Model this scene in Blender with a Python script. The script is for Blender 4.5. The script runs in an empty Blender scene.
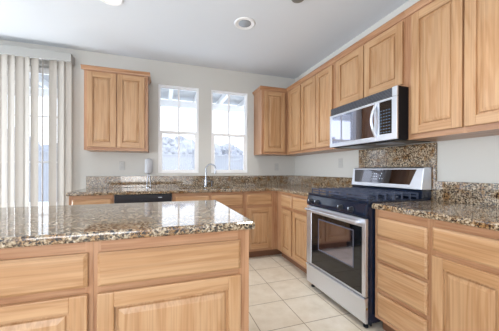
import bpy, bmesh, math, random
from mathutils import Vector, Matrix
S = bpy.context.scene
COL = S.collection
random.seed(7)
R = math.radians

# ------------------------------------------------------------------ camera
cd = bpy.data.cameras.new('camera'); cam = bpy.data.objects.new('camera', cd); COL.objects.link(cam)
FPX, CX, CY = 247.0, 244.4, 170.25
cd.sensor_fit = 'HORIZONTAL'; cd.sensor_width = 36.0; cd.lens = 36.0 * FPX / 499
cd.shift_x = (249.5 - CX) / 499; cd.shift_y = (CY - 165.5) / 499
cd.clip_start = 0.05; cd.clip_end = 400
yaw, roll = 0.3196, 0.0026
F = Vector((math.sin(yaw), math.cos(yaw), 0)); Rt = Vector((math.cos(yaw), -math.sin(yaw), 0)); U = Vector((0, 0, 1))
R2 = Rt * math.cos(roll) + U * math.sin(roll); U2 = R2.cross(F)
M = Matrix((R2, U2, -F)).transposed().to_4x4(); M.translation = Vector((-2.06, -3.596, 1.1465))
cam.matrix_world = M
S.camera = cam

# ------------------------------------------------------------------ colour, sky, daylight, added fill
S.view_settings.view_transform = 'Standard'; S.view_settings.look = 'None'
S.view_settings.gamma = 1.0; S.view_settings.use_curve_mapping = False
S.view_settings.exposure = 0.11
W = bpy.data.worlds.new('sky'); S.world = W; W.use_nodes = True
nt = W.node_tree; bg = nt.nodes['Background']
tc = nt.nodes.new('ShaderNodeTexCoord'); sp = nt.nodes.new('ShaderNodeSeparateXYZ')
rp = nt.nodes.new('ShaderNodeValToRGB')
nt.links.new(tc.outputs['Generated'], sp.inputs[0]); nt.links.new(sp.outputs['Z'], rp.inputs[0])
rp.color_ramp.elements[0].position = 0.0; rp.color_ramp.elements[0].color = (0.93, 0.96, 1.0, 1)
rp.color_ramp.elements[1].position = 0.7; rp.color_ramp.elements[1].color = (0.62, 0.78, 1.0, 1)
nt.links.new(rp.outputs[0], bg.inputs[0]); bg.inputs[1].default_value = 2.3

def area(name, loc, rot, sx, sy, power, color):
    l = bpy.data.lights.new(name, 'AREA'); l.shape = 'RECTANGLE'; l.size = sx; l.size_y = sy
    l.energy = power; l.color = color
    o = bpy.data.objects.new(name, l); COL.objects.link(o); o.location = loc; o.rotation_euler = rot
    return o
# fill added outside made-up wall openings, standing in for daylight behind and beside the viewer
area('fill_behind', (-3.4, -7.55, 1.45), (R(90), 0, 0), 4.4, 2.2, 6, (0.95, 0.96, 1.0))
area('fill_side', (-6.12, -0.62, 1.0), (R(84), 0, R(-90)), 1.0, 1.6, 100, (0.82, 0.91, 1.0))
area('fill_side_near', (-6.12, -4.2, 1.3), (R(90), 0, R(-90)), 2.3, 2.0, 42, (0.92, 0.96, 1.0))
area('daylight_patio_door', (-4.3, 0.45, 1.25), (R(-90), 0, 0), 1.2, 2.2, 30, (0.92, 0.96, 1.0))

# two fill lights added near the camera: one aimed at the ceiling, one forward
area('ceiling_fill', (-2.7, -4.3, 1.55), (R(180), 0, 0), 2.0, 1.6, 15, (0.90, 0.95, 1.0))
area('camera_fill', (-2.75, -4.25, 1.1), (R(80), 0, R(-42)), 1.0, 1.0, 16, (1.0, 0.98, 0.96))
sl = bpy.data.lights.new('sun', 'SUN'); sl.energy = 1.6; sl.angle = R(3); sl.color = (1.0, 0.98, 0.95)
so = bpy.data.objects.new('sun', sl); COL.objects.link(so); so.rotation_euler = (R(42), 0, R(18))

# ------------------------------------------------------------------ node helpers
def srgb(r, g, b):
    f = lambda c: (c / 255 / 12.92) if c / 255 <= 0.04045 else ((c / 255 + 0.055) / 1.055) ** 2.4
    return (f(r), f(g), f(b), 1)
def newmat(name, color, rough=0.5, metal=0.0, spec=0.5, coat=0.0):
    m = bpy.data.materials.new(name); m.use_nodes = True
    b = m.node_tree.nodes['Principled BSDF']
    b.inputs['Base Color'].default_value = color; b.inputs['Roughness'].default_value = rough
    b.inputs['Metallic'].default_value = metal; b.inputs['Specular IOR Level'].default_value = spec
    b.inputs['Coat Weight'].default_value = coat; b.inputs['Coat Roughness'].default_value = 0.1
    return m
def N(m, t, **kw):
    n = m.node_tree.nodes.new(t)
    for k, v in kw.items():
        if k in n.inputs: n.inputs[k].default_value = v
        else: setattr(n, k, v)
    return n
def Lk(m, a, b): m.node_tree.links.new(a, b)
def ramp(m, stops):
    r = N(m, 'ShaderNodeValToRGB'); e = r.color_ramp.elements
    e[0].position, e[0].color = stops[0]; e[1].position, e[1].color = stops[-1]
    for p, c in stops[1:-1]:
        q = e.new(p); q.color = c
    return r
def coords(m, scale, rnd=True, kind='Object'):
    t = N(m, 'ShaderNodeTexCoord'); mp = N(m, 'ShaderNodeMapping'); mp.inputs['Scale'].default_value = scale
    Lk(m, t.outputs[kind], mp.inputs['Vector'])
    if rnd:
        oi = N(m, 'ShaderNodeObjectInfo'); mu = N(m, 'ShaderNodeMath', operation='MULTIPLY'); mu.inputs[1].default_value = 37.0
        Lk(m, oi.outputs['Random'], mu.inputs[0]); cb = N(m, 'ShaderNodeCombineXYZ')
        for i in range(3): Lk(m, mu.outputs[0], cb.inputs[i])
        Lk(m, cb.outputs[0], mp.inputs['Location'])
    return mp.outputs[0]
def mix(m, a, b, fac, mode='MIX'):
    n = N(m, 'ShaderNodeMix', data_type='RGBA', blend_type=mode)
    if isinstance(fac, float): n.inputs[0].default_value = fac
    else: Lk(m, fac, n.inputs[0])
    for i, v in ((6, a), (7, b)):
        if isinstance(v, tuple): n.inputs[i].default_value = v
        else: Lk(m, v, n.inputs[i])
    return n.outputs[2]
def bump(m, h, strength, dist=0.002):
    b = N(m, 'ShaderNodeBump'); b.inputs['Strength'].default_value = strength; b.inputs['Distance'].default_value = dist
    Lk(m, h, b.inputs['Height']); Lk(m, b.outputs[0], m.node_tree.nodes['Principled BSDF'].inputs['Normal'])

def oak(name, axis, base, dark, light):
    m = newmat(name, base, 0.38, coat=0.15)
    sc = [5, 5, 5]; sc[axis] = 0.5
    v = coords(m, tuple(sc))
    n1 = N(m, 'ShaderNodeTexNoise', Scale=2.2, Detail=3.0, Roughness=0.5, Distortion=0.6); Lk(m, v, n1.inputs['Vector'])
    # cathedral figure: bands driven by the slow noise
    mu = N(m, 'ShaderNodeMath', operation='MULTIPLY'); mu.inputs[1].default_value = 24.0; Lk(m, n1.outputs['Fac'], mu.inputs[0])
    sn = N(m, 'ShaderNodeMath', operation='SINE'); Lk(m, mu.outputs[0], sn.inputs[0])
    ab = N(m, 'ShaderNodeMath', operation='MULTIPLY_ADD'); ab.inputs[1].default_value = 0.5; ab.inputs[2].default_value = 0.5; Lk(m, sn.outputs[0], ab.inputs[0])
    r1 = ramp(m, [(0.1, light), (0.6, base), (1.0, dark)]); Lk(m, ab.outputs[0], r1.inputs[0])
    s2 = [110, 110, 110]; s2[axis] = 2.2
    v2 = coords(m, tuple(s2))
    n2 = N(m, 'ShaderNodeTexNoise', Scale=1.0, Detail=2.0); Lk(m, v2, n2.inputs['Vector'])
    r2 = ramp(m, [(0.36, (0.80, 0.76, 0.72, 1)), (0.56, (1, 1, 1, 1))]); Lk(m, n2.outputs['Fac'], r2.inputs[0])
    s3 = [2.5, 2.5, 2.5]; s3[axis] = 0.6
    n3 = N(m, 'ShaderNodeTexNoise', Scale=1.0, Detail=1.0); Lk(m, coords(m, tuple(s3)), n3.inputs['Vector'])
    r3 = ramp(m, [(0.3, (0.90, 0.88, 0.85, 1)), (0.7, (1, 1, 1, 1))]); Lk(m, n3.outputs['Fac'], r3.inputs[0])
    c = mix(m, r1.outputs[0], r2.outputs[0], 0.8, 'MULTIPLY')
    c = mix(m, c, r3.outputs[0], 1.0, 'MULTIPLY')
    Lk(m, c, m.node_tree.nodes['Principled BSDF'].inputs['Base Color'])
    bump(m, n2.outputs['Fac'], 0.08, 0.001)
    return m
OB, OD, OL = srgb(189, 149, 110), srgb(180, 138, 98), srgb(192, 154, 116)
OAKV = oak('oak_upright_grain', 2, OB, OD, OL)
OAKH = oak('oak_level_grain', 0, OB, OD, OL)
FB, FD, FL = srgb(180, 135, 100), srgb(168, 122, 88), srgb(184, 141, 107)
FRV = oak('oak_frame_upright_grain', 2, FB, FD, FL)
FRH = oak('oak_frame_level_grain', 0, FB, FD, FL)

def granite():
    m = newmat('granite', (0.5, 0.4, 0.3, 1), 0.06, spec=1.0)
    v = coords(m, (1, 1, 1), rnd=False)
    dn = N(m, 'ShaderNodeTexNoise', Scale=25.0, Detail=3.0); Lk(m, v, dn.inputs['Vector'])
    dv = N(m, 'ShaderNodeVectorMath', operation='MULTIPLY_ADD'); dv.inputs[1].default_value = (0.015, 0.015, 0.015)
    Lk(m, dn.outputs['Color'], dv.inputs[0]); Lk(m, v, dv.inputs[2])
    w = dv.outputs[0]
    n1 = N(m, 'ShaderNodeTexNoise', Scale=80.0, Detail=4.0, Roughness=0.65); Lk(m, w, n1.inputs['Vector'])
    r1 = ramp(m, [(0.36, srgb(44, 36, 32)), (0.44, srgb(106, 87, 68)), (0.51, srgb(154, 135, 110)), (0.59, srgb(182, 167, 144)), (0.71, srgb(206, 198, 186))])
    Lk(m, n1.outputs['Fac'], r1.inputs[0])
    n2 = N(m, 'ShaderNodeTexNoise', Scale=14.0, Detail=2.0); Lk(m, w, n2.inputs['Vector'])
    r2 = ramp(m, [(0.50, (0, 0, 0, 1)), (0.66, (1, 1, 1, 1))]); Lk(m, n2.outputs['Fac'], r2.inputs[0])
    c = mix(m, r1.outputs[0], mix(m, r1.outputs[0], srgb(222, 190, 150), 1.0, 'MULTIPLY'), r2.outputs[0])
    vo = N(m, 'ShaderNodeTexVoronoi', Scale=150.0); Lk(m, w, vo.inputs['Vector'])
    n3 = N(m, 'ShaderNodeTexNoise', Scale=45.0, Detail=2.0); Lk(m, v, n3.inputs['Vector'])
    sep = N(m, 'ShaderNodeSeparateColor'); Lk(m, vo.outputs['Color'], sep.inputs[0])
    ad = N(m, 'ShaderNodeMath', operation='ADD'); Lk(m, sep.outputs[0], ad.inputs[0]); Lk(m, n3.outputs['Fac'], ad.inputs[1])
    r3 = ramp(m, [(0.64, (1, 1, 1, 1)), (0.72, (0, 0, 0, 1))]); Lk(m, ad.outputs[0], r3.inputs[0])
    c = mix(m, c, srgb(34, 29, 29), r3.outputs[0])
    Lk(m, c, m.node_tree.nodes['Principled BSDF'].inputs['Base Color'])
    return m
GRAN = granite()

def tile():
    m = newmat('floor_tile', (0.6, 0.5, 0.4, 1), 0.35)
    t = N(m, 'ShaderNodeTexCoord'); mp = N(m, 'ShaderNodeMapping'); mp.inputs['Location'].default_value = (1.0493 + 0.3464 * 30, 1.9785 + 0.3464 * 30, 0)
    Lk(m, t.outputs['Object'], mp.inputs['Vector'])
    b = N(m, 'ShaderNodeTexBrick', offset=0.0, squash=1.0)
    for k, v in {'Scale': 1.0, 'Brick Width': 0.3464, 'Row Height': 0.3464, 'Mortar Size': 0.0035, 'Mortar Smooth': 0.2, 'Bias': 0.0}.items(): b.inputs[k].default_value = v
    b.inputs['Color1'].default_value = srgb(226, 218, 204); b.inputs['Color2'].default_value = srgb(219, 209, 193); b.inputs['Mortar'].default_value = srgb(150, 136, 116)
    Lk(m, mp.outputs[0], b.inputs['Vector'])
    n = N(m, 'ShaderNodeTexNoise', Scale=9.0, Detail=6.0, Roughness=0.6); Lk(m, t.outputs['Object'], n.inputs['Vector'])
    r = ramp(m, [(0.3, (0.86, 0.83, 0.78, 1)), (0.65, (1, 1, 1, 1))]); Lk(m, n.outputs['Fac'], r.inputs[0])
    Lk(m, mix(m, b.outputs['Color'], r.outputs[0], 1.0, 'MULTIPLY'), m.node_tree.nodes['Principled BSDF'].inputs['Base Color'])
    bump(m, b.outputs['Fac'], -0.4, 0.002)
    return m
TILE = tile()
def paint(name, c, rough=0.85):
    m = newmat(name, c, rough, spec=0.3)
    n = N(m, 'ShaderNodeTexNoise', Scale=140.0, Detail=3.0); Lk(m, coords(m, (1, 1, 1), rnd=False), n.inputs['Vector'])
    bump(m, n.outputs['Fac'], 0.12, 0.002)
    return m
WALL = paint('wall_paint', srgb(206, 205, 201)); CEIL = paint('ceiling_paint', srgb(224, 229, 236))
VINYL = newmat('white_vinyl', srgb(244, 245, 247), 0.4); PLATE = newmat('outlet_plastic', srgb(190, 190, 188), 0.4)
def steel():
    m = newmat('brushed_steel', (0.80, 0.80, 0.81, 1), 0.3, 1.0)
    n = N(m, 'ShaderNodeTexNoise', Scale=1.0, Detail=2.0); Lk(m, coords(m, (3, 3, 400)), n.inputs['Vector'])
    r = ramp(m, [(0.3, (0.24, 0.24, 0.24, 1)), (0.7, (0.38, 0.38, 0.38, 1))]); Lk(m, n.outputs['Fac'], r.inputs[0])
    Lk(m, r.outputs[0], m.node_tree.nodes['Principled BSDF'].inputs['Roughness'])
    return m
STEEL = newmat('brushed_steel', (0.76, 0.80, 0.88, 1), 0.36, 1.0)
CHROME = newmat('chrome', (0.36, 0.38, 0.42, 1), 0.2, 1.0)
ENAMEL = newmat('black_enamel', (0.008, 0.014, 0.032, 1), 0.12)
IRON = newmat('cast_iron', (0.05, 0.065, 0.11, 1), 0.22, spec=1.0)
BGLASS = newmat('black_glass', (0.004, 0.005, 0.007, 1), 0.03, spec=0.8)
MGLASS = newmat('dark_mirror_glass', (0.46, 0.47, 0.56, 1), 0.03, 1.0)
PGLASS = newmat('smoked_panel_glass', (0.15, 0.15, 0.17, 1), 0.04, 1.0)
BPLAST = newmat('black_plastic', (0.012, 0.014, 0.02, 1), 0.3)
GREY = newmat('grey_plastic', srgb(160, 165, 175), 0.4)
MARK = newmat('pale_print', srgb(215, 225, 240), 0.5)
OVENWIN = newmat('oven_window_glass', (0.40, 0.40, 0.50, 1), 0.06, 1.0)
TOEK = newmat('toe_board', srgb(120, 82, 58), 0.6)
INTER = newmat('cabinet_interior', srgb(190, 160, 125), 0.7)
def glass():
    m = bpy.data.materials.new('window_glass'); m.use_nodes = True; t = m.node_tree; t.nodes.clear()
    o = t.nodes.new('ShaderNodeOutputMaterial'); a = t.nodes.new('ShaderNodeBsdfTransparent'); g = t.nodes.new('ShaderNodeBsdfGlossy')
    g.inputs['Roughness'].default_value = 0.02; x = t.nodes.new('ShaderNodeMixShader'); x.inputs[0].default_value = 0.06
    t.links.new(a.outputs[0], x.inputs[1]); t.links.new(g.outputs[0], x.inputs[2]); t.links.new(x.outputs[0], o.inputs[0])
    return m
GLASS = glass()
def slatmat():
    m = bpy.data.materials.new('blind_vinyl'); m.use_nodes = True; t = m.node_tree; b = t.nodes['Principled BSDF']
    b.inputs['Base Color'].default_value = srgb(204, 199, 192); b.inputs['Roughness'].default_value = 0.5
    tr = t.nodes.new('ShaderNodeBsdfTranslucent'); tr.inputs[0].default_value = srgb(228, 220, 212)
    x = t.nodes.new('ShaderNodeMixShader'); x.inputs[0].default_value = 0.25
    t.links.new(b.outputs[0], x.inputs[1]); t.links.new(tr.outputs[0], x.inputs[2]); t.links.new(x.outputs[0], t.nodes['Material Output'].inputs[0])
    return m
SLAT = slatmat()

# ------------------------------------------------------------------ mesh helpers
class MB:
    def __init__(s): s.bm = bmesh.new(); s.mats = []
    def mi(s, m):
        if m not in s.mats: s.mats.append(m)
        return s.mats.index(m)
    def box(s, x0, x1, y0, y1, z0, z1, m=None, bev=0.0):
        r = bmesh.ops.create_cube(s.bm, size=1.0); vs = r['verts']
        for v in vs: v.co = Vector(((x0 + x1) / 2 + v.co.x * (x1 - x0), (y0 + y1) / 2 + v.co.y * (y1 - y0), (z0 + z1) / 2 + v.co.z * (z1 - z0)))
        fs = set(f for v in vs for f in v.link_faces)
        if m is not None:
            i = s.mi(m)
            for f in fs: f.material_index = i
        if bev:
            es = list(set(e for v in vs for e in v.link_edges))
            r = bmesh.ops.bevel(s.bm, geom=es, offset=bev, segments=2, profile=0.5, affect='EDGES')
            if m is not None:
                for f in r['faces']: f.material_index = i
        return s
    def rings(s, rects, m=None, cap0=True, cap1=True):
        """rects: list of 4-corner loops, joined one after another"""
        loops = [[s.bm.verts.new(c) for c in r] for r in rects]
        i = s.mi(m) if m is not None else 0
        n = len(loops[0])
        for a, b in zip(loops, loops[1:]):
            for k in range(n):
                f = s.bm.faces.new((a[k], a[(k + 1) % n], b[(k + 1) % n], b[k])); f.material_index = i
        if cap0: s.bm.faces.new(list(reversed(loops[0]))).material_index = i
        if cap1: s.bm.faces.new(loops[-1]).material_index = i
        return s
    def prism(s, poly, x0, x1, m=None):
        """poly of (y,z) swept along x"""
        return s.rings([[(x0, y, z) for y, z in poly], [(x1, y, z) for y, z in poly]], m)
    def tube(s, pts, r, n=10, m=None, rs=None):
        pts = [Vector(p) for p in pts]; loops = []; prev = None
        for k, p in enumerate(pts):
            d = (pts[min(k + 1, len(pts) - 1)] - pts[max(k - 1, 0)]).normalized()
            if prev is None: prev = Vector((0, 0, 1)) if abs(d.z) < 0.9 else Vector((1, 0, 0))
            a = (prev - d * prev.dot(d)).normalized(); b = d.cross(a); prev = a
            rr = rs[k] if rs else r
            loops.append([p + (a * math.cos(2 * math.pi * j / n) + b * math.sin(2 * math.pi * j / n)) * rr for j in range(n)])
        return s.rings(loops, m)
    def lathe(s, c, prof, axis='Z', n=24, m=None):
        """prof: (radius, height) along axis from c"""
        c = Vector(c); loops = []
        for r, h in prof:
            l = []
            for j in range(n):
                a = 2 * math.pi * j / n; x, y = r * math.cos(a), r * math.sin(a)
                l.append(c + (Vector((x, y, h)) if axis == 'Z' else Vector((x, -h, y)) if axis == '-Y' else Vector((h, x, y))))
            loops.append(l)
        return s.rings(loops, m)
    def grid(s, xs, zs, keep, a, b, axis='Y', m=None):
        """slab in the xs/zs plane with holes where keep(i,j) is false; a..b thickness along axis"""
        V = {}
        def v(i, j, t):
            k = (i, j, t)
            if k not in V:
                p = (xs[i], t, zs[j]) if axis == 'Y' else (xs[i], zs[j], t) if axis == 'Z' else (t, xs[i], zs[j])
                V[k] = s.bm.verts.new(p)
            return V[k]
        nx, nz = len(xs) - 1, len(zs) - 1
        K = lambda i, j: 0 <= i < nx and 0 <= j < nz and keep(i, j)
        for i in range(nx):
            for j in range(nz):
                if not K(i, j): continue
                s.bm.faces.new((v(i, j, a), v(i + 1, j, a), v(i + 1, j + 1, a), v(i, j + 1, a)))
                s.bm.faces.new((v(i, j, b), v(i, j + 1, b), v(i + 1, j + 1, b), v(i + 1, j, b)))
                for di, dj, p, q in ((-1, 0, (i, j), (i, j + 1)), (1, 0, (i + 1, j), (i + 1, j + 1)), (0, -1, (i, j), (i + 1, j)), (0, 1, (i, j + 1), (i + 1, j + 1))):
                    if not K(i + di, j + dj): s.bm.faces.new((v(*p, a), v(*q, a), v(*q, b), v(*p, b)))
        if m is not None: s.mi(m)
        return s
    def build(s, name, mat=None, parent=None, bevel=0.0, smooth=False, seg=2):
        bmesh.ops.recalc_face_normals(s.bm, faces=s.bm.faces[:])
        me = bpy.data.meshes.new(name); s.bm.to_mesh(me); s.bm.free()
        for m in (s.mats or [mat]): me.materials.append(m)
        o = bpy.data.objects.new(name, me); COL.objects.link(o)
        if parent: o.parent = parent
        if smooth:
            for p in me.polygons: p.use_smooth = True
            me.set_sharp_from_angle(angle=R(35))
        if bevel:
            b = o.modifiers.new('edge', 'BEVEL'); b.width = bevel; b.segments = seg; b.limit_method = 'ANGLE'; b.angle_limit = R(40)
        return o
def box(name, mat, parent, *d, bev=0.0): return MB().box(*d, bev=bev).build(name, mat, parent)
def thing(name, label, cat, loc=(0, 0, 0), rz=0, group=None):
    o = bpy.data.objects.new(name, None); COL.objects.link(o); o.location = loc; o.rotation_euler = (0, 0, rz)
    o.empty_display_size = 0.1
    return tag(o, label, cat, group)
def tag(o, label, cat, group=None):
    o['label'] = label; o['category'] = cat
    if group: o['group'] = group
    return o
def struct(o): o['kind'] = 'structure'; return o

# ------------------------------------------------------------------ the room
H = 2.65
struct(box('floor', TILE, None, -6, 0, -7.5, 0, -0.1, 0))
struct(box('ceiling', CEIL, None, -6, 0, -7.5, 0, H, H + 0.1))
WA, WB, DX = (-2.12, -1.565), (-1.385, -0.82), (-4.95, -3.2)
xs = [-6.15, DX[0], DX[1], WA[0], WA[1], WB[0], WB[1], 0.15]; zs = [0, 1.105, 2.33, 2.42, H]
struct(MB().grid(xs, zs, lambda i, j: not (i in (3, 5) and j == 1) and not (i == 1 and j < 3), 0.0, 0.15).build('wall_back', WALL))
struct(box('wall_right', WALL, None, 0, 0.15, -7.5, 0, 0, H))
struct(MB().grid([-7.5, -5.5, -3.0, -1.15, -0.08, 0], [0, 0.12, 2.45, H], lambda i, j: not (i in (1, 3) and j == 1), -6.15, -6.0, axis='X').build('wall_left', WALL))  # both openings are made up to let the side fill in
struct(MB().grid([-6.15, -5.4, -0.8, 0.15], [0, 0.3, 2.5, H], lambda i, j: not (i == 1 and j == 1), -7.65, -7.5).build('wall_front', WALL))  # unseen opening, made up for the fill behind the viewer

def window(name, x0, x1, z0, z1, zm):
    w = bpy.data.objects.new(name, None); COL.objects.link(w); struct(w)
    def frame(nm, a, b, c, d, t, tb, y0, y1, par):
        m = MB(); m.box(a, a + t, y0, y1, c, d); m.box(b - t, b, y0, y1, c, d); m.box(a + t, b - t, y0, y1, c, c + tb); m.box(a + t, b - t, y0, y1, d - t, d)
        return m.build(nm, VINYL, par, bevel=0.002)
    e = 0.001
    frame('window_frame', x0 + e, x1 - e, z0 + e, z1 - e, 0.016, 0.02, 0.004, 0.10, w)
    us = frame('upper_sash', x0 + .016, x1 - .016, zm, z1 - .016, 0.014, 0.03, 0.05, 0.09, w)
    ls = frame('lower_sash', x0 + .016, x1 - .016, z0 + .018, zm + .03, 0.04, 0.03, 0.014, 0.05, w)
    xm = (x0 + x1) / 2
    box('glass', GLASS, us, x0 + .03, x1 - .03, 0.068, 0.072, zm + .03, z1 - .03)
    box('muntin', VINYL, us, xm - .011, xm + .011, 0.058, 0.068, zm + .03, z1 - .03)
    box('glass', GLASS, ls, x0 + .056, x1 - .056, 0.030, 0.034, z0 + .048, zm - .01)
    box('muntin', VINYL, ls, xm - .011, xm + .011, 0.020, 0.030, z0 + .048, zm - .01)
window('window_1', *WA, 1.105, 2.33, 1.665)
window('window_2', *WB, 1.105, 2.33, 1.665)
# sliding patio door behind the blinds
d = bpy.data.objects.new('door_1', None); COL.objects.link(d); struct(d)
for k, (a, b, y) in enumerate(((-4.94, -4.06, 0.03), (-4.10, -3.21, 0.07))):
    m = MB(); m.box(a, a + .06, y, y + .035, 0.03, 2.40); m.box(b - .06, b, y, y + .035, 0.03, 2.40); m.box(a + .06, b - .06, y, y + .035, .03, .12); m.box(a + .06, b - .06, y, y + .035, 2.33, 2.40)
    p = m.build('door_panel', VINYL, d, bevel=.002)
    box('glass', GLASS, p, a + .06, b - .06, y + .015, y + .019, .12, 2.33)
    g = MB()
    for z in (0.68, 1.24, 1.80): g.box(a + .06, b - .06, y + .002, y + .012, z - .009, z + .009)
    for x in ((a + b) / 2,): g.box(x - .009, x + .009, y + .001, y + .011, .12, 2.33)
    g.build('muntin', VINYL, p)
m = MB(); m.box(-4.95, -4.90, 0.11, 0.149, 0, 2.42); m.box(-3.25, -3.20, .11, .149, 0, 2.42); m.box(-4.9, -3.25, .11, .149, 2.38, 2.42); m.box(-4.95, -3.20, .02, .149, 0, .03)
m.build('door_frame', VINYL, d)

struct(box('baseboard_right', VINYL, None, -0.014, 0, -7.5, -3.02, 0, 0.09))

# ------------------------------------------------------------------ vertical blinds
b = thing('vertical_blinds', 'off-white vertical blinds, partly open, hanging over the patio door', 'blinds', (0, 0, 0))
VAL = newmat('valance_vinyl', srgb(172, 172, 170), 0.8)
m = MB(); m.box(-5.0, -3.10, -.150, -.138, 2.435, 2.535); m.box(-5.0, -3.10, -.138, -.006, 2.527, 2.535); m.box(-3.108, -3.10, -.138, -.006, 2.435, 2.527)
m.build('valance', VAL, b, bevel=.003)
box('track', VINYL, b, -4.98, -3.115, -.105, -.055, 2.455, 2.50)
slats = [(-3.155, 10), (-3.225, 24), (-3.305, 12), (-3.405, 76), (-3.485, 14), (-3.565, 26), (-3.63, 12), (-3.705, 24), (-3.775, 20), (-3.85, 8), (-3.93, 24)]
x = -4.01
while x > -4.93: slats.append((x, random.choice((8, 20, 35)))); x -= 0.075
for sx, ang in slats:
    a = R(180 - ang); c, s_ = math.cos(a), math.sin(a); h = 0.0445; prof = []
    for k in range(7):
        u = -1 + 2 * k / 6; prof.append((u * h, 0.006 * (1 - u * u)))
    prof += [(u, v + 0.0012) for u, v in reversed(prof)]
    pts = [(sx + u * c - v * s_, -.08 + u * s_ + v * c) for u, v in prof]
    MB().rings([[(px, py, .03) for px, py in pts], [(px, py, 2.452) for px, py in pts]]).build('slat', SLAT, b, smooth=True)

# ------------------------------------------------------------------ outside
def leafmat(name, a, b_):
    m = newmat(name, a, 0.9, spec=0.1); n = N(m, 'ShaderNodeTexNoise', Scale=1.6, Detail=6.0); Lk(m, coords(m, (1, 1, 1)), n.inputs['Vector'])
    r = ramp(m, [(0.35, a), (0.65, b_)]); Lk(m, n.outputs['Fac'], r.inputs[0]); Lk(m, r.outputs[0], m.node_tree.nodes['Principled BSDF'].inputs['Base Color']); return m
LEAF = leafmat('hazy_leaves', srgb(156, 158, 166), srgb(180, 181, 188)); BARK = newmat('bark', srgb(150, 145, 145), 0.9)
struct(box('ground', newmat('pale_ground', srgb(236, 236, 236), 0.9), None, -60, 60, 0.16, 90, -0.3, -0.12))
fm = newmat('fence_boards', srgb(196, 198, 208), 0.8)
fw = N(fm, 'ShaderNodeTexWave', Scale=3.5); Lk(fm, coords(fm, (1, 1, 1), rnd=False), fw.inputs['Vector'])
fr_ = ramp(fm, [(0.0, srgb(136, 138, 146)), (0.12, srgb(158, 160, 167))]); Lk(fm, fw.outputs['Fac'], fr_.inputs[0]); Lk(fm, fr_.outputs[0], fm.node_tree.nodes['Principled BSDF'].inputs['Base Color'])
f = thing('board_fence', 'pale weathered board fence across the yard outside the windows', 'fence', (0, 8, -.12))
box('boards', fm, f, -14, 8, 0, .03, .03, 1.92); box('top_rail', fm, f, -14, 8, -.03, .06, 1.92, 1.98)
for k in range(12): box('post', fm, f, -14 + 2 * k - .05, -14 + 2 * k + .05, .03, .13, 0, 1.95)
hill = MB(); hn = 28
hill.rings([[(-60 + 130 * k / hn, yy, -.2) for k in range(hn + 1)] + [(-60 + 130 * k / hn, yy + dy_, hz + (1.0 * math.sin(k * .9) + .6 * math.sin(k * 2.3) + (1.4 if k < 14 else 0)) * (hz > 0)) for k in range(hn, -1, -1)] for yy, dy_, hz in ((48, 6, 4.2), (72, 0, 4.2))])
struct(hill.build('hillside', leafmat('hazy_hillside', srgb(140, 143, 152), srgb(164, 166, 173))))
c = thing('patio_cover', 'white timber patio cover with rafters and beam above the windows', 'patio cover', (0, .16, 0))
PC = newmat('white_timber', srgb(248, 248, 248), 0.7); PD = newmat('cover_deck', srgb(196, 196, 196), 0.8)
box('deck', PD, c, -6.2, 1.2, .0, 2.5, 2.86, 2.90); box('beam', PC, c, -6.2, 1.2, 2.1, 2.24, 2.60, 2.74)
for k in range(13): box('rafter', PC, c, -6.0 + .58 * k, -5.92 + .58 * k, .0, 2.5, 2.74, 2.86)
for xx in (-6.0, 1.0): box('post', PC, c, xx - .06, xx + .06, 2.11, 2.23, -.12, 2.60)
SIDES = ['bushiest', 'lowest', 'slim', 'broad', 'roundest', 'leaning', 'small', 'tall', 'far']
def tree(x, y, h, w, label, seed):
    rnd = random.Random(seed); t = thing('tree', label, 'tree', (x, y, -.12), 0, 'hazy trees beyond the fence')
    MB().tube([(0, 0, 0), (.05, .02, h * .35), (-.03, 0, h * .7)], .15, m=None, rs=[.18, .13, .07]).build('trunk', BARK, t)
    bm = bmesh.new()
    for k in range(26):
        a = rnd.uniform(0, 6.28); q = rnd.uniform(0, 1) ** .5 * w * .5; zz = rnd.uniform(.28, .92); r = w * rnd.uniform(.15, .26) * (1.15 - .5 * zz)
        res = bmesh.ops.create_icosphere(bm, subdivisions=3, radius=r)
        for v in res['verts']:
            n = v.co.normalized(); v.co = v.co * (1 + .18 * math.sin(9 * n.x + k) * math.sin(8 * n.y + 2 * k) + rnd.uniform(-.12, .12)) + Vector((q * math.cos(a), q * math.sin(a), h * zz - r * .3))
    me = bpy.data.meshes.new('foliage'); bm.to_mesh(me); bm.free(); me.materials.append(LEAF)
    o = bpy.data.objects.new('foliage', me); COL.objects.link(o); o.parent = t
for k, (x, y, h, w, l) in enumerate([(-5.6, 20, 4.6, 4.4, 'hazy tree seen at the left edge of the window nearest the lone wall cabinet'), (-2.4, 27, 5.0, 5.6, 'hazy broad tree left of the middle bar in the window nearest the lone wall cabinet'),
                      (1.2, 20, 4.2, 4.4, 'hazy tree right of the middle bar in the window nearest the lone wall cabinet'), (5.0, 27, 4.4, 5.0, 'hazy tree half hidden by the wall between the two windows'),
                      (8.4, 20, 3.4, 3.8, 'low hazy tree seen at the left of the window behind the faucet'), (11.6, 28, 3.9, 5.0, 'low hazy tree seen in the middle of the window behind the faucet'),
                      (14.4, 21, 3.5, 4.0, 'hazy tree at the right of the window behind the faucet'), (-14.5, 20, 5.0, 5.0, 'pale tree seen between the blind slats')]):
    tree(x, y, h, w, l, k + 3)

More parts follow.
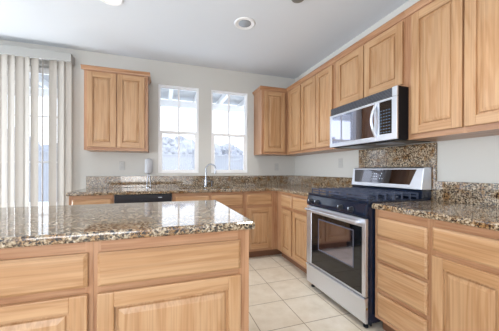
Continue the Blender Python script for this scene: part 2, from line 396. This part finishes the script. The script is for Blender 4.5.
# ------------------------------------------------------------------ cabinet builders (local: x along the front, front at y=0 facing -y)
def door(parent, x0, x1, z0, z1, fw_=0.058, y=0.0, t=0.02):
    m = MB(); b0, b1 = y - t, y - .0005
    m.box(x0, x0 + fw_, b0, b1, z0, z1, OAKV, .0035); m.box(x1 - fw_, x1, b0, b1, z0, z1, OAKV, .0035)
    m.box(x0 + fw_ - .001, x1 - fw_ + .001, b0, b1, z0, z0 + fw_, OAKH, .0035); m.box(x0 + fw_ - .001, x1 - fw_ + .001, b0, b1, z1 - fw_, z1, OAKH, .0035)
    d_ = m.build('door', None, parent)
    a, b, c, e = x0 + fw_, x1 - fw_, z0 + fw_, z1 - fw_
    rc = lambda i, yy: [(a + i, yy, c + i), (b - i, yy, c + i), (b - i, yy, e - i), (a + i, yy, e - i)]
    MB().rings([rc(0, b1), rc(0, b0 + .015), rc(.011, b0 + .015), rc(.015, b0 + .009), rc(.036, b0 + .003), rc(.038, b0 + .003)]).build('raised_panel', OAKV, d_)
    return d_
def drawer(parent, x0, x1, z0, z1, y=0.0, t=0.02):
    rc = lambda i, yy: [(x0 + i, yy, z0 + i), (x1 - i, yy, z0 + i), (x1 - i, yy, z1 - i), (x0 + i, yy, z1 - i)]
    return MB().rings([rc(0, y - .0005), rc(0, y - t + .009), rc(.004, y - t + .006), rc(.012, y - t), rc(.013, y - t)]).build('drawer', OAKH, parent)
def face(parent, w, z0, z1, stiles, rails):
    """stiles: (x0,x1[,z0,z1]); rails: (x0,x1,z0,z1)"""
    m = MB()
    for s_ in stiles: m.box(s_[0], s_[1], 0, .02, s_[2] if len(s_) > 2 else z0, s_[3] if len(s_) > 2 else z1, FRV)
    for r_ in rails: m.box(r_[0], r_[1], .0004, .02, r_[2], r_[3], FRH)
    m.build('face_frame', None, parent)
def carcass(parent, w, dep, z0, z1, side=None):
    t = .016; m = MB()
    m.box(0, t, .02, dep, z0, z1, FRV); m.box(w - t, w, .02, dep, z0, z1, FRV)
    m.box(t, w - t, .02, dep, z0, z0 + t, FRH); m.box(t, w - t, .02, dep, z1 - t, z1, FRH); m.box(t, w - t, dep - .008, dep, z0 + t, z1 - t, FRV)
    m.build('carcass', None, parent)
def crown(parent, w, z, dep, left=False, right=False, x0=0.0):
    poly = [(.0, z - .045), (-.008, z - .045), (-.012, z - .030), (-.024, z - .012), (-.028, z - .010), (-.028, z), (.0, z)]
    m = MB(); m.prism([(y - .0002, zz) for y, zz in poly], x0 - (.028 if left else 0), w + (.028 if right else 0))
    for flag, xx, sg in ((left, 0, -1), (right, w, 1)):
        if flag: m.rings([[(xx + sg * (-y), yy, zz) for y, zz in poly] for yy in (0.0, dep)])
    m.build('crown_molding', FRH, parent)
UZ0, UZ1 = 1.378, 2.315
def upper(name_lbl, w, loc, rz, doors, z0=UZ0, dep=.312, left=False, right=False, stiles=None, group=None, x0c=0.0, dz0=None):
    t = thing('wall_cabinet', name_lbl, 'cabinet', loc, rz, group)
    carcass(t, w, dep - .001, z0, UZ1 + .02)
    dz0 = z0 + .036 if dz0 is None else dz0
    st = [(0, doors[0][0] + .006)] + [(a[1] - .006, b_[0] + .006) for a, b_ in zip(doors, doors[1:])] + [(doors[-1][1] - .006, w)]
    face(t, w, z0, UZ1 + .02, st, [(p[1], q[0], z0, dz0 + .006) for p, q in zip(st, st[1:])] + [(p[1], q[0], UZ1 - .035, UZ1 + .02) for p, q in zip(st, st[1:])])
    for a, b_ in doors: door(t, a, b_, dz0, UZ1 - .03)
    crown(t, w, UZ1 + .035, dep, left, right, x0c)
    return t
RZ = R(-90)
# window-side wall
upper('oak two-door wall cabinet hanging alone between the blinds and the first window', .685, (-2.923, -.312, 0), 0, [(.035, .336), (.348, .650)], left=True, right=True)
upper('narrow one-door oak wall cabinet on the window wall, beside the second window, in the corner', .717, (-.717, -.312, 0), 0, [(.042, .367)], left=True, stiles=1)
# range wall, far to near
upper('oak wall cabinet with one narrow door next to the inner corner', .388, (-.312, -.334, 0), RZ, [(.070, .376)], group='wall cabinets on the range wall')
upper('oak wall cabinet with two narrow doors just beyond the microwave', .680, (-.312, -.7225, 0), RZ, [(.012, .334), (.346, .640)], group='wall cabinets on the range wall')
upper('short two-door oak wall cabinet directly above the microwave', .806, (-.312, -1.403, 0), RZ, [(.030, .397), (.410, .782)], z0=1.778, dz0=1.806, group='wall cabinets on the range wall')
upper('tall two-door oak wall cabinet nearest the viewer, right of the microwave', .76, (-.312, -2.2095, 0), RZ, [(.048, .374), (.386, .712)], right=True, group='wall cabinets on the range wall')

def base(lbl, w, loc, rz, items=(), open_top=False, dep=.60, z1=.876, name='base_cabinet', group=None, stiles=(), rails=(), toe_l=0.0):
    t = thing(name, lbl, 'cabinet', loc, rz, group)
    carcass(t, w, dep, .10, .60 if open_top else z1 - .0005)
    face(t, w, .10, z1 - .0005, stiles, rails)
    box('toe_kick', TOEK, t, 0.0, w, .07, .085, 0, .0995)
    for k, a in items:
        (door if k == 'door' else drawer)(t, *a)
    return t
X_ = -.61
# window wall run (face at y=-.612)
by = -.612
base('short oak base cabinet at the open end of the window counter, left of the dishwasher', .418, (-2.978, by, 0), 0, [('drawer', (.03, .395, .70, .835)), ('door', (.03, .395, .135, .675))],
     stiles=[(0, .04), (.385, .418)], rails=[(.04, .385, .825, .876), (.04, .385, .665, .71), (.04, .385, .10, .145)], dep=.60)
base('oak sink base cabinet under the faucet, with two false drawer fronts', .885, (-1.955, by, 0), 0, open_top=True, items= [('drawer', (.03, .430, .70, .84)), ('drawer', (.455, .862, .70, .84)), ('door', (.03, .430, .135, .665)), ('door', (.455, .862, .135, .665))],
     stiles=[(0, .04), (.42, .465), (.852, .885)], rails=[(a, b_, *z) for a, b_ in ((.04, .42), (.465, .852)) for z in ((.83, .876), (.655, .71), (.10, .145))], dep=.60)
base('oak base cabinet with one drawer and one door where the window counter meets the corner', 1.068, (-1.069, by, 0), 0, [('drawer', (.027, .375, .70, .84)), ('door', (.027, .375, .135, .665))],
     stiles=[(0, .037), (.365, .457)], rails=[(.037, .365, .83, .876), (.037, .365, .655, .71), (.037, .365, .10, .145)], dep=.60)
# range wall, beyond the range
base('oak base cabinet with two drawers and two doors between the corner and the range', .816, (-.612, -.6145, 0), RZ, [('drawer', (.145, .403, .70, .838)), ('drawer', (.437, .775, .70, .838)), ('door', (.145, .403, .135, .665)), ('door', (.437, .775, .135, .665))],
     stiles=[(0.0, .155), (.393, .447), (.765, .816)], rails=[(a, b_, *z) for a, b_ in ((.155, .393), (.447, .765)) for z in ((.828, .876), (.655, .71), (.10, .145))], dep=.60)
# near side of the range
base('oak base cabinet with a stack of four drawers right beside the range', .387, (-.612, -2.211, 0), RZ, [('drawer', (.028, .374, .692, .818)), ('drawer', (.028, .374, .525, .668)), ('drawer', (.028, .374, .318, .502)), ('drawer', (.028, .374, .130, .288))],
     stiles=[(0, .038), (.364, .387)], rails=[(.038, .364, .808, .876), (.038, .364, .658, .702), (.038, .364, .492, .535), (.038, .364, .278, .328), (.038, .364, .10, .14)])
base('oak base cabinet with one wide drawer over a raised-panel door nearest the viewer', .40, (-.612, -2.599, 0), RZ, [('drawer', (.014, .362, .702, .832)), ('door', (.014, .362, .130, .674))],
     stiles=[(0, .024), (.352, .40)], rails=[(.024, .352, .822, .876), (.024, .352, .664, .712), (.024, .352, .10, .14)])
# island
iy = -2.515
base('foreground oak island cabinet at the aisle end, wide drawer over a raised-panel door', .632, (-2.311, iy, 0), 0, [('drawer', (.016, .588, .700, .830)), ('door', (.016, .588, .130, .675))], dep=.79,
     stiles=[(0, .026), (.578, .632)], rails=[(.026, .578, .820, .876), (.026, .578, .665, .710), (.026, .578, .10, .14)], name='island_cabinet', group='island cabinets')
base('foreground oak island cabinet at the blinds end, running out of the picture', .70, (-3.012, iy, 0), 0, [('drawer', (.054, .684, .704, .832)), ('door', (.054, .684, .130, .677))], dep=.79,
     stiles=[(0, .064), (.674, .70)], rails=[(.064, .674, .822, .876), (.064, .674, .667, .714), (.064, .674, .10, .14)], name='island_cabinet', group='island cabinets')

# ------------------------------------------------------------------ granite
xs = [-3.0, -1.85, -1.15, -.645, -.002]; ys = [-1.436, -.645, -.53, -.15, -.002]
def kp(i, j):
    if j == 0: return i == 3
    return not (i == 1 and j == 2)
tag(MB().grid(xs, ys, kp, .8765, .914, axis='Z').build('countertop', GRAN, bevel=.010, seg=3), 'L-shaped brown speckled granite countertop running under the windows and round the corner', 'countertop')
tag(MB().box(-.645, -.002, -3.03, -2.2045, .8765, .914).build('countertop', GRAN, bevel=.010, seg=3), 'short speckled granite countertop on the near side of the range', 'countertop')
tag(MB().box(-3.06, -1.657, -2.546, -1.68, .8765, .914).build('island_countertop', GRAN, bevel=.012, seg=3), 'broad polished granite slab on top of the island in the foreground', 'countertop')
tag(MB().box(-2.975, -.001, -.0205, -.0005, .9145, 1.065).build('backsplash', GRAN, bevel=.002), 'long low granite backsplash strip under the two windows', 'backsplash')
tag(MB().box(-.0205, -.0005, -1.420, -.0215, .9145, 1.065).build('backsplash', GRAN, bevel=.002), 'low granite backsplash strip on the range wall, between corner and range', 'backsplash')
tag(MB().box(-.0225, -.0005, -2.222, -1.4205, .9145, 1.372).build('backsplash', GRAN, bevel=.002), 'tall granite backsplash panel behind the range, reaching the microwave', 'backsplash')
tag(MB().box(-.0205, -.0005, -3.03, -2.2225, .9145, 1.065).build('backsplash', GRAN, bevel=.002), 'low granite backsplash strip behind the near counter', 'backsplash')

# sink and faucet
t = thing('kitchen_sink', 'stainless sink bowl sunk in the granite under the windows', 'sink', (-1.5, -.34, .70))
m = MB(); rc = lambda i, z: [(-.349 + i, -.189 + i, z), (.349 - i, -.189 + i, z), (.349 - i, .189 - i, z), (-.349 + i, .189 - i, z)]
m.rings([rc(0, .176), rc(0, .0), rc(.004, .0), rc(.004, .176)], cap0=False, cap1=False)
m.box(-.349, .349, -.189, .189, -.004, .0)
m.build('bowl', STEEL, t, bevel=.002)
MB().lathe((0, 0, .0005), [(.045, 0), (.045, .004), (.03, .002), (.028, .001)]).build('drain', CHROME, t)
t = thing('faucet', 'tall chrome gooseneck faucet standing behind the sink', 'faucet', (-1.475, -.085, .9145))
MB().lathe((0, 0, 0), [(.028, 0), (.028, .008), (.021, .016), (.019, .10), (.015, .12), (.013, .14)]).build('base', CHROME, t, smooth=True)
pts = [(0, 0, .12 + .012 * k) for k in range(11)]
dx, dy = .86, -.51
for k in range(1, 13):
    a = math.pi * k / 12 * 1.08; rr = .072
    pts.append((dx * rr * (1 - math.cos(a)), dy * rr * (1 - math.cos(a)), .245 + rr * math.sin(a)))
e = Vector(pts[-1]); dlt = (e - Vector(pts[-2])).normalized()
sp_ = MB().tube(pts, .0095, 12).build('spout', CHROME, t, smooth=True)
MB().tube([e, e + dlt * .045], .013, 12).build('spray_head', CHROME, sp_, smooth=True)
MB().tube([(.018, -.004, .07), (.06, -.012, .082)], .006, 8).build('lever', CHROME, t, smooth=True)
t = thing('soap_dispenser', 'short chrome soap pump beside the gooseneck faucet', 'soap dispenser', (-1.392, -.085, .9145))
MB().lathe((0, 0, 0), [(.018, 0), (.018, .006), (.012, .012), (.011, .055), (.014, .06), (.014, .078), (.006, .082)], n=16).build('pump_body', CHROME, t, smooth=True)
MB().tube([(0, 0, .07), (0, -.05, .074)], .005, 8).build('nozzle', CHROME, t, smooth=True)
# pale roll on a chrome stand
t = thing('paper_towel_holder', 'slim pale grey roll on a forked chrome stand, in front of the window backsplash', 'towel holder', (-2.235, -.10, .9145))
MB().lathe((0, 0, 0), [(.035, 0), (.035, .006), (.03, .008)], n=20).build('foot', CHROME, t, smooth=True)
for s_ in (-1, 1): MB().tube([(s_ * .026, 0, .006), (s_ * .018, 0, .09), (s_ * .004, 0, .178)], .005, 8).build('prong', CHROME, t, smooth=True)
MB().lathe((0, 0, .175), [(.012, 0), (.040, .012), (.050, .03), (.050, .175), (.040, .20), (.015, .21)], n=24).build('roll', newmat('pale_grey', srgb(182, 184, 190), .5), t, smooth=True)

# ------------------------------------------------------------------ dishwasher
t = thing('dishwasher', 'black built-in dishwasher under the window counter, only its top strip showing over the island', 'dishwasher', (-2.556, -.612, 0))
box('tub', BPLAST, t, 0, .597, .0, .58, .10, .873); box('kick_plate', BPLAST, t, 0.0, .597, .05, .065, .002, .0995)
MB().box(.003, .594, -.022, -.0005, .11, .755).build('door_panel', ENAMEL, t, bevel=.004)
p = MB().box(.003, .594, -.028, -.0005, .760, .872).build('control_panel', BPLAST, t, bevel=.006)
box('label_strip', MARK, p, .45, .49, -.0288, -.028, .835, .841); box('latch', BPLAST, p, .25, .34, -.0335, -.028, .80, .815)

# ------------------------------------------------------------------ range
t = thing('gas_range', 'stainless steel gas range with black cooktop standing between the two counters', 'range', (-.66, -1.4425, 0), RZ)
WR = .757
box('body', ENAMEL, t, .002, WR - .002, .0, .635, .045, .905)
MB().box(0, WR, -.012, .625, .905, .925).build('cooktop', ENAMEL, t, bevel=.006)
MB().prism([(-.0, .805), (-.028, .812), (-.030, .840), (-.010, .9045), (0, .9045)], .001, WR - .001).build('control_panel', ENAMEL, t, bevel=.004)
for kx in (.085, .185, .505, .620):
    k = MB().lathe((kx, -.028, .850), [(.022, -.004), (.022, .006), (.018, .010), (.015, .030), (.010, .034)], axis='-Y', n=20).build('knob', BPLAST, t, smooth=True)
    box('pointer', MARK, k, kx - .002, kx + .002, -.0655, -.060, .852, .868)
m = MB()
def fr(x0, x1, z0, z1, hx0, hx1, hz0, hz1, y0, y1):
    return MB().grid([x0, hx0, hx1, x1], [z0, hz0, hz1, z1], lambda i, j: not (i == 1 and j == 1), y0, y1)
dr = fr(.002, WR - .002,   .238, .800, .085, WR - .035, .252, .738, -.030, -.001).build('oven_door', STEEL, t, bevel=.004)
box('door_glass', BGLASS, dr, .085, WR - .035, -.0285, -.002, .252, .738)
MB().grid([.192, .202, .632, .642], [.410, .420, .690, .700], lambda i, j: not (i == 1 and j == 1), -.0292, -.0285).build('window_border', newmat('dark_border', srgb(84, 88, 104), .3), dr)
box('oven_window', OVENWIN, dr, .202, .632, -.0290, -.0285, .420, .690)
MB().tube([(.05, -.072, .772), (.20, -.076, .772), (.38, -.077, .772), (.56, -.076, .772), (.71, -.072, .772)], .013, 12).build('door_handle', STEEL, t, smooth=True)
for xx in (.07, .69): MB().box(xx - .014, xx + .014, -.07, -.030, .760, .784).build('handle_bracket', STEEL, t, bevel=.004)
m = MB().prism([(-.001, .048), (-.024, .048), (-.028, .060), (-.030, .205), (-.040, .222), (-.036, .232), (-.001, .232)], .002, WR - .002).build('storage_drawer', STEEL, t, bevel=.003)
box('drawer_latch', newmat('brass_screw', srgb(200, 170, 110), .4, 1.0), m, WR - .002, WR + .001, -.02, -.01, .15, .165)
for xx in (.045, WR - .045):
    for yy in (.02, .58): MB().lathe((xx, yy, .0), [(.018, 0), (.018, .012), (.010, .016), (.010, .046)], n=14).build('foot', BPLAST, t, smooth=True)
box('toe_skirt', BPLAST, t, .01, WR - .01, .03, .04, .02, .046)
# burners and grates
for bx, by_, br in ((.19, .16, .045), (.19, .44, .035), (.57, .16, .05), (.57, .44, .04), (.38, .30, .03)):
    q = MB().lathe((bx, by_, .925), [(br + .012, 0), (br + .012, .006), (br, .010), (br * .9, .014)], n=24).build('burner', IRON, t, smooth=True)
    MB().lathe((bx, by_, .939), [(br * .85, 0), (br * .85, .006), (br * .7, .010)], n=24).build('burner_cap', IRON, q, smooth=True)
for g0, g1 in ((.02, .262), (.266, .491), (.495, .737)):
    m = MB(); b_ = .0042; z0, z1 = .960, .972; gy0, gy1 = .015, .515
    for k in range(7):                                        # fingers across, bent down at both ends
        yy = gy0 + b_ + (gy1 - gy0 - 2 * b_) * k / 6
        m.box(g0, g1, yy - b_, yy + b_, z0, z1, None, .002)
        for xx in (g0, g1 - .012): m.box(xx, xx + .012, yy - b_, yy + b_, .9255, z0 + .001)
    xm = (g0 + g1) / 2; m.box(xm - b_, xm + b_, gy0, gy1, z0 - .002, z1 - .002, None, .002)
    for yy in (gy0, gy1 - 2 * b_): m.box(g0, g1, yy, yy + 2 * b_, .936, .950, None, .002)
    m.build('grate', IRON, t)
# backguard: local y .53 .. .632
MB().prism([(.530, .925), (.530, .985), (.534, .990), (.632, .990), (.632, .925)], .002, WR - .002).build('rear_vent', ENAMEL, t, bevel=.003)
bgd = MB().prism([(.522, .992), (.520, 1.000), (.545, 1.168), (.556, 1.176), (.632, 1.176), (.632, .992)], .0, WR).build('backguard', STEEL, t, bevel=.005)
def slant(x, v, off): # v 0..1 up the slanted face
    y = .520 + .025 * v; z = 1.000 + .168 * v; n = Vector((0, -.168, .025)).normalized() * off
    return (x, y + n.y, z + n.z)
m = MB(); q = [(.045, .18), (.655, .18), (.700, .93), (.030, .93)]
m.rings([[slant(a, b_, o_) for a, b_ in q] for o_ in (.0, .0025)])
disp = m.build('display_panel', PGLASS, bgd)
m = MB()
def mk(mm, x, v, w, h):
    mm.rings([[slant(a, b_, o_) for a, b_ in ((x, v), (x + w, v), (x + w, v + h), (x, v + h))] for o_ in (.0026, .0030)])
for rr in range(3):
    for k in range(3): mk(m, .262 + .024 * k, .38 + .15 * rr, .010, .030)
for a, b_ in ((.352, .40), (.356, .55), (.368, .68), (.378, .40)): mk(m, a, b_, .009, .06)
m.build('key_print', MARK, disp)

# ------------------------------------------------------------------ microwave
t = thing('microwave', 'stainless over-the-range microwave with curved handle, mounted under the short cabinet', 'microwave', (-.415, -1.463, 1.380), RZ)
WM, HM = .765, .393
box('body', newmat('matt_black', (.004, .004, .006, 1), .6, spec=.2), t, .002, WM - .002, .0, .40, .0, HM)
m = MB()
m.box(.0, WM, -.001, .004, .322, HM)
g = m.build('vent_grille', BPLAST, t)
for k in range(6): MB().box(.004, WM - .045, -.012, -.001, .330 + .0105 * k, .333 + .0105 * k).build('louver', newmat('louver_grey', srgb(116, 118, 128), .4), g)
MB().box(WM - .042, WM, -.016, -.001, .322, HM).build('grille_end_cap', STEEL, t, bevel=.003)
d_ = MB().grid([0, .035, .560, .575], [0, .040, .300, .320], lambda i, j: not (i == 1 and j == 1), -.018, -.001).build('door', STEEL, t, bevel=.003)
box('door_window', MGLASS, d_, .035, .560, -.0165, -.002, .040, .300)
cp = MB().grid([.576, .612, .722, WM], [0, .050, .302, .320], lambda i, j: not (i == 1 and j == 1), -.018, -.001).build('control_surround', STEEL, t, bevel=.003)
kp_ = box('keypad', BGLASS, cp, .612, .722, -.0175, -.002, .050, .302)
m = MB()
for rr in range(8):
    for k in range(4): m.box(.620 + .025 * k, .636 + .025 * k, -.0182, -.0175, .060 + .024 * rr, .067 + .024 * rr)
m.build('key_print', newmat('soft_blue_print', srgb(74, 92, 112), .5), kp_)
hp = [(.578 - .0 * k, -.018 - .045 * math.sin(math.pi * k / 12), .035 + .265 * k / 12) for k in range(13)]
MB().tube(hp, .011, 10).build('door_handle', STEEL, d_, smooth=True)
m = MB(); m.box(.03, WM - .03, .03, .37, -.006, -.0005); m.build('underside_plate', BPLAST, t, bevel=.002)
for xx in (.15, .47): MB().box(xx, xx + .15, .10, .25, -.010, -.0062).build('grease_filter', GREY, t)

# ------------------------------------------------------------------ outlets, lights, ceiling
def outlet(lbl, loc, rz):
    t = thing('wall_outlet', lbl, 'outlet', loc, rz)
    MB().box(-.035, .035, -.006, -.0005, -.058, .058).build('cover_plate', PLATE, t, bevel=.003)
    for z in (-.022, .022):
        s_ = MB().box(-.016, .016, -.008, -.006, z - .014, z + .014).build('socket', PLATE, t, bevel=.002)
        m = MB(); m.box(-.008, -.005, -.0085, -.008, z - .003, z + .007); m.box(.005, .008, -.0085, -.008, z - .003, z + .007); m.build('slot', GREY, s_)
outlet('pale outlet plate on the wall below the lone wall cabinet, above the dishwasher', (-2.568, 0, 1.20), 0)
outlet('pale outlet plate on the window wall close to the inner corner', (-.328, 0, 1.20), 0)
outlet('pale outlet plate on the range wall between corner and microwave', (0, -1.105, 1.235), RZ)

def can_light(lbl, x, y, lit, watts=0):
    t = thing('recessed_light', lbl, 'ceiling light', (x, y, H), 0)
    MB().lathe((0, 0, 0), [(.065, -.002), (.095, -.010), (.105, -.006), (.108, -.0005), (.065, -.0005)][::-1], n=32).build('trim_ring', VINYL, t, smooth=True)
    if lit:
        em = newmat('lit_bulb', (1, 1, 1, 1)); b_ = em.node_tree.nodes['Principled BSDF']; b_.inputs['Emission Color'].default_value = (1, .97, .85, 1); b_.inputs['Emission Strength'].default_value = 9
    else: em = newmat('frosted_lens_off', srgb(160, 166, 174), .25)
    MB().lathe((0, 0, 0), [(.001, -.012), (.035, -.0115), (.064, -.004), (.064, -.001), (.001, -.001)][::-1], n=32).build('lens', em, t, smooth=True)
    l = bpy.data.lights.new('lamp_or_fill', 'SPOT'); l.energy = watts; l.spot_size = R(125); l.spot_blend = .7; l.shadow_soft_size = .10; l.color = (1, .95, .87)
    o = bpy.data.objects.new('lamp_or_fill', l); COL.objects.link(o); o.parent = t; o.location = (0, 0, -.02)
    return t
can_light('round recessed ceiling light with a dull grey unlit lens and an added fill spot above the kitchen floor', -1.265, -1.195, False, 60)  # fixture is off; the spot under it is added fill
can_light('glowing white recessed ceiling light at the top edge of the picture', -2.50, -1.185, True, 25)
can_light('added unseen recessed ceiling light above the aisle between island and range, behind the picture edge', -1.15, -2.9, True, 60)  # invented fixture out of view, added to brighten drawers and floor
t = thing('smoke_detector', 'small dark grey ceiling detector at the top edge near the range wall', 'smoke detector', (-.955, -1.72, H), 0)
MB().lathe((0, 0, 0), [(.06, -.0005), (.062, -.012), (.055, -.026), (.03, -.03), (.001, -.03)], n=28).build('detector_case', newmat('detector_grey', srgb(130, 130, 126), .5), t, smooth=True)
